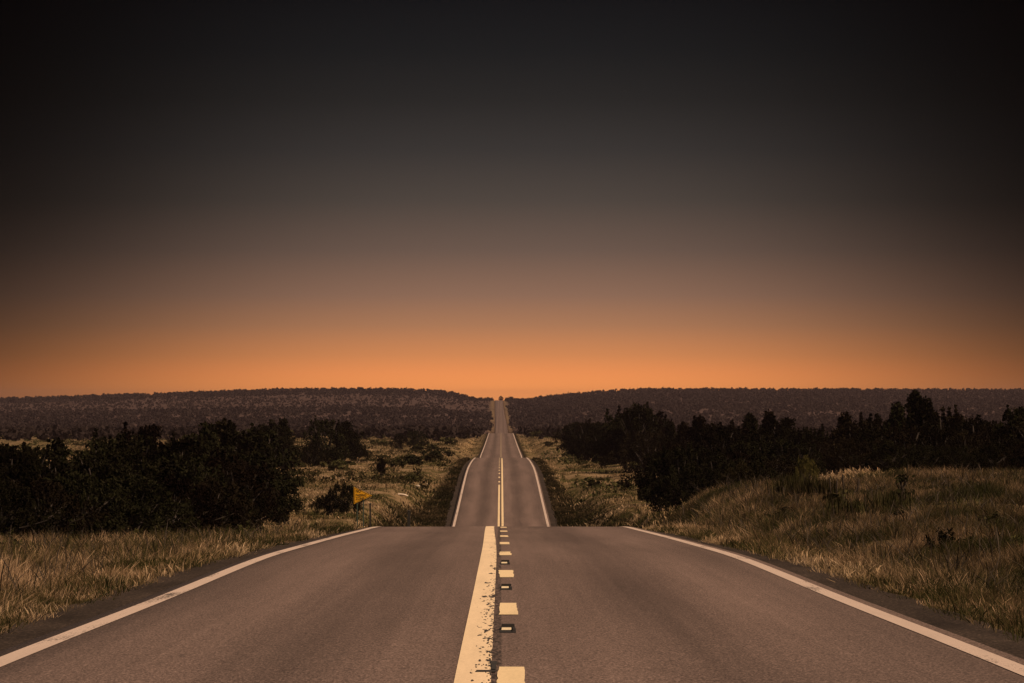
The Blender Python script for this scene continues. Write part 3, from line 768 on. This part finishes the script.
grass_field('verge_grass', M['vignetted_grass'], 'dry brown grass covering the right verge and rise', 30000, 19, (22, 178), lambda d: (4.9 + 0 * d, d * .148 + 3.5), lambda x, d, r: vh(x, d, r, .31), lambda d: .0028 + d * .6e-4, 2, keep=lambda x, d, r: fbm(x * .55 + 9, d * .2) > .28 + .16 * r.random(len(x)))
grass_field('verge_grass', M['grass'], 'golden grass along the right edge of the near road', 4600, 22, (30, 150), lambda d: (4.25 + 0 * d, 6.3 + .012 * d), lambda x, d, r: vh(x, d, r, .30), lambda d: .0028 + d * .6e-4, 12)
grass_field('verge_grass', M['vignetted_grass'], 'dry grass running on beyond the right rise', 9000, 9, (22, 200), lambda d: (d * .148 + 3.5, d * .148 + 26), lambda x, d, r: vh(x, d, r, .31), lambda d: .009 + d * 1.2e-4, 17)
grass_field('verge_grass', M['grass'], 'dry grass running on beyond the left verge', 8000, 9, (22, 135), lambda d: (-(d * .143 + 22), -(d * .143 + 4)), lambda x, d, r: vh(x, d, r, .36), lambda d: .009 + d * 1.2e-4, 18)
grass_field('dead_stems', M['stalk'], 'thin dead brown stems poking out of the left verge grass', 1100, 3, (28, 125), lambda d: (-(d * .143 + 3), -5.2 + 0 * d), lambda x, d, r: .4 + .4 * r.random(len(x)), lambda d: .004 + d * 1.0e-4, 15, .06, .6)
grass_field('dead_stems', M['stalk'], 'thin dead brown stems poking out of the grass on the right rise', 2600, 3, (30, 165), lambda d: (5.4 + 0 * d, d * .148 + 3), lambda x, d, r: .35 + .4 * r.random(len(x)), lambda d: .004 + d * 1.0e-4, 16, .06, .6)
grass_field('bank_weeds', M['dark_weeds'], 'dark weeds on the cut bank left of the second rise', 9000, 9, (150, 560), lambda d: (-7.6 + 0 * d, -4.0 + 0 * d), lambda x, d, r: .12 + .22 * r.random(len(x)), lambda d: .02 + d * 1.0e-4, 13, keep=lambda x, d, r: np.abs(x) < np.interp(d, [150, 300, 340, 400, 450], [7.6, 7.6, 6.3, 5.1, 4.6]))
grass_field('bank_weeds', M['dark_weeds'], 'dark weeds on the cut bank right of the second rise', 9000, 9, (150, 560), lambda d: (4.0 + 0 * d, 7.6 + 0 * d), lambda x, d, r: .12 + .22 * r.random(len(x)), lambda d: .02 + d * 1.0e-4, 14, keep=lambda x, d, r: np.abs(x) < np.interp(d, [150, 300, 340, 400, 450], [7.6, 7.6, 6.3, 5.1, 4.6]))
grass_field('roadside_weeds', M['meadow'], 'short ragged weeds along the ragged edges of the gravel shoulder', 7000, 9, (22, 300), lambda d: (-5.4 + 0 * d, -4.15 + 0 * d), lambda x, d, r: .09 + .16 * r.random(len(x)), lambda d: .006 + d * 1.0e-4, 3, keep=lambda x, d, r: fbm(x * .9, d * .35) > .42)
grass_field('roadside_weeds', M['meadow'], 'short ragged weeds along the right edge of the gravel shoulder', 7000, 9, (22, 300), lambda d: (4.15 + 0 * d, 5.4 + 0 * d), lambda x, d, r: .09 + .16 * r.random(len(x)), lambda d: .006 + d * 1.0e-4, 4, keep=lambda x, d, r: fbm(x * .9 + 5, d * .35) > .42)
def scrub(name, label, n, d0, d1, u0, u1, seed):
    rg = np.random.default_rng(seed); d = d0 * (d1 / d0) ** rg.random(n); x = rg.uniform(u0, u1, n) / F * d
    k_ = (np.abs(x) > 6.0) & (fbm(x * .09 + 11, d * .022 + 5) > .40 + .2 * rg.random(n)); x, d = x[k_], d[k_]; n = len(x); q = 26
    s_ = (.16 + .34 * rg.random(n) ** 2) * (1 + d / 1200)
    u3 = rg.normal(size=(n, q, 3)); u3 /= np.linalg.norm(u3, axis=2)[:, :, None]; u3 *= rg.random((n, q, 1)) ** .4; u3[:, :, 2] = np.abs(u3[:, :, 2])
    P = np.stack([x, d, terrain(x, d)], -1)[:, None] + u3 * (s_[:, None, None] * np.array([1.3, 1.3, .9]))
    v, f, r = quads(P.reshape(-1, 3), np.repeat(s_ * .38, q), rg, .4, 1.6)
    tag(link(name, mesh_np(name, v, f, M['shrub'], dict(rnd=r))), label, kind='stuff')
scrub('low_scrub', 'low green scrub growing in patches over the left meadow', 3000, 360, 1300, -480, -40, 31)
scrub('low_scrub', 'low green scrub growing in patches over the right meadow', 2200, 330, 1300, 40, 420, 32)
scrub('low_scrub', 'low green scrub on the far plain behind the left thicket', 1600, 560, 1300, -640, -300, 33)
mk = lambda x, d, r: fbm(x * .12 + 3, d * .05) > .30 + .25 * r.random(len(x))
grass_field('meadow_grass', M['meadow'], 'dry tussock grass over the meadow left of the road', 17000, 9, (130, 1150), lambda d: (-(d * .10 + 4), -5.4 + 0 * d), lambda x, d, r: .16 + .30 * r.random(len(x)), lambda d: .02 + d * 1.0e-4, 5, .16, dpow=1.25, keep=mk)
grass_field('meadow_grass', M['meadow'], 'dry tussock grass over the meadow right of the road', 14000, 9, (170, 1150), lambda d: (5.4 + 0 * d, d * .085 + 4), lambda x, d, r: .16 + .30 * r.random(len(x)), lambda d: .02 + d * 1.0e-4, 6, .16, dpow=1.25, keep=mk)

# ------------------------------------------------------------------ far scrub woodland: a mass nobody could count
def woodland(name, label, n, d0, d1, x_half, dens, seed, size, q=20, dpow=1.0):
    rg = np.random.default_rng(seed)
    d = d0 + (d1 - d0) * rg.random(n) ** dpow; u = rg.uniform(-x_half, x_half, n); x = u / F * d
    ax = np.abs(x - rx(d))
    keep = (rg.random(n) < dens(u, x, d)) & (ax > 6.2 + 5 * rg.random(n) ** 2)
    x, d = x[keep], d[keep]; n = len(x)
    z = terrain(x, d); s = size[0] + (size[1] - size[0]) * rg.random(n) ** 1.5
    if d0 > 2000: s = s * np.where((x < 0) & (d < 4050) & (d > 3200), .62, 1.0)
    u3 = rg.normal(size=(n, q, 3)); u3 /= np.linalg.norm(u3, axis=2)[:, :, None]; u3 *= rg.random((n, q, 1)) ** .4
    P = np.stack([x, d, z + s * .45], -1)[:, None] + u3 * (s[:, None, None] * np.array([.62, .62, .48]))
    v, f, r = quads(P.reshape(-1, 3), np.repeat(s * .42, q), rg, .2, 1.3)
    tag(link(name, mesh_np(name, v, f, M['far_leaf'], dict(rnd=r))), label, kind='stuff')
def dens_hill(u, x, d):
    t = (d - 2300) / (RIDGE - 2300)
    left = u < 0
    nz = fbm(x * .05, d * .008)
    dl = np.where(t > .80, 1.0, np.where(t > .42, .42 + .4 * (nz > .5), np.where(t > .30, .9, np.where(t > .2, .35 + .4 * (nz > .5), .95))))
    dr = np.where(t > .34, 1.0, np.where(t > .24, .45 + .5 * (nz > .5), .95))
    return np.where(left, dl, dr)
woodland('far_woodland', 'dark scrub woodland covering the distant hills up to the skyline', 30000, 2250, 4600, 760, dens_hill, 21, (1.7, 4.0), 18, .85)
woodland('plain_woodland', 'belt of dark scrub trees across the far plain below the hills', 8000, 900, 2300, 800, lambda u, x, d: np.where(fbm(x * .012 + 4, d * .01) > .47, .9, .12), 22, (1.2, 3.2), 20)

# ------------------------------------------------------------------ air
def haze():
    m, nt, out = newmat('haze_air')
    pv = N(nt, 'VolumePrincipled')
    pv.inputs['Color'].default_value = (.44, .34, .38, 1); pv.inputs['Density'].default_value = HAZE; pv.inputs['Anisotropy'].default_value = .2
    L(nt, pv.outputs[0], out.inputs['Volume'])
    v, f = box(-2600, 2600, -120, 9300, -48 - 1, 21)
    o = link('haze', mesh_np('haze', v, f, m)); tag(o, 'thin evening haze over the plain', kind='stuff')
HAZE = .00006
haze()

# ------------------------------------------------------------------ sky and light
w = bpy.data.worlds.new('World'); sc.world = w; w.use_nodes = True
nt = w.node_tree; nt.nodes.clear()
out = nt.nodes.new('ShaderNodeOutputWorld')
sky = N(nt, 'TexSky', sky_type='NISHITA'); sky.sun_disc = False
sky.sun_elevation = SUN_EL; sky.sun_rotation = SUN_AZ
co = N(nt, 'TexCoord').outputs['Generated']
sep = N(nt, 'SeparateXYZ'); L(nt, co, sep.inputs[0])
def lin(c): return tuple(((v / 255 + .055) / 1.055) ** 2.4 if v > 10 else v / 255 / 12.92 for v in c)
k_ = 2 ** (-EXPOSURE)
stops = [(0, (268, 166, 90)), (12, (266, 164, 89)), (26, (250, 153, 87)), (45, (216, 139, 86)), (75, (174, 122, 88)), (105, (142, 107, 87)), (150, (107, 87, 76)),
         (200, (78, 69, 63)), (250, (57, 53, 51)), (300, (41, 39, 38)), (350, (29, 29, 30)), (400, (21, 21, 23)), (480, (18, 18, 21))]
el = math_(nt, 'DIVIDE', math_(nt, 'ARCSINE', sep.outputs[2]), 500 / F, clamp=True)
gl = ramp(nt, el, [(p / 500, tuple(v * k_ for v in lin(c))) for p, c in stops])
az = math_(nt, 'ARCTAN2', sep.outputs[0], sep.outputs[1])
daz = math_(nt, 'SUBTRACT', az, 14 / F)
s2 = ramp(nt, el, [(0, .086), (.2, .078), (.4, .068), (.8, .070)]).outputs[0]
fall = math_(nt, 'EXPONENT', math_(nt, 'MULTIPLY', math_(nt, 'POWER', math_(nt, 'ABSOLUTE', math_(nt, 'DIVIDE', daz, s2)), 2.6), -.5))
fall = math_(nt, 'MULTIPLY_ADD', fall, .965, .035)
glow = mixc(nt, 1, gl.outputs[0], fall, 'MULTIPLY')
up = ramp(nt, math_(nt, 'ARCSINE', sep.outputs[2]), [(.12, 0), (.6, 1)], 'EASE')
skyc = mixc(nt, 1, mixc(nt, 1, sky.outputs[0], (1.0, .80, .62), 'MULTIPLY'), up.outputs[0], 'MULTIPLY')
b1 = N(nt, 'Background'); b1.inputs[1].default_value = .05; L(nt, skyc, b1.inputs[0])
b2 = N(nt, 'Background'); b2.inputs[1].default_value = 1.0; L(nt, glow, b2.inputs[0])
ad = N(nt, 'AddShader'); L(nt, b1.outputs[0], ad.inputs[0]); L(nt, b2.outputs[0], ad.inputs[1]); L(nt, ad.outputs[0], out.inputs[0])

sl = bpy.data.lights.new('sun', 'SUN'); sl.energy = 4.7; sl.angle = math.radians(.5); sl.color = (1.0, .70, .46)
so = bpy.data.objects.new('sun', sl); COL.objects.link(so)
dv = Vector((math.sin(SUN_AZ) * math.cos(SUN_EL), math.cos(SUN_AZ) * math.cos(SUN_EL), math.sin(SUN_EL)))
so.rotation_euler = (-dv).to_track_quat('-Z', 'Y').to_euler()
so.location = dv * 60

# ------------------------------------------------------------------ camera
cd = bpy.data.cameras.new('camera'); cam = bpy.data.objects.new('camera', cd); COL.objects.link(cam)
cd.sensor_width = 36; cd.lens = F / 1024 * 36; cd.clip_start = .5; cd.clip_end = 20000
cam.rotation_euler = (math.radians(90) + math.atan((HY - 341.5) / F), 0, -math.atan((512 - CX) / F))
sc.camera = cam
vs = sc.view_settings; vs.view_transform = 'Standard'; vs.look = 'None'; vs.exposure = EXPOSURE; vs.gamma = 1; vs.use_curve_mapping = False
cy = sc.cycles
try:
    cy.use_denoising = True; cy.denoiser = 'OPENIMAGEDENOISE'
except Exception: pass
cy.max_bounces = 6; cy.diffuse_bounces = 3; cy.glossy_bounces = 2; cy.transmission_bounces = 4; cy.volume_bounces = 1
cy.use_adaptive_sampling = True; cy.adaptive_threshold = .015
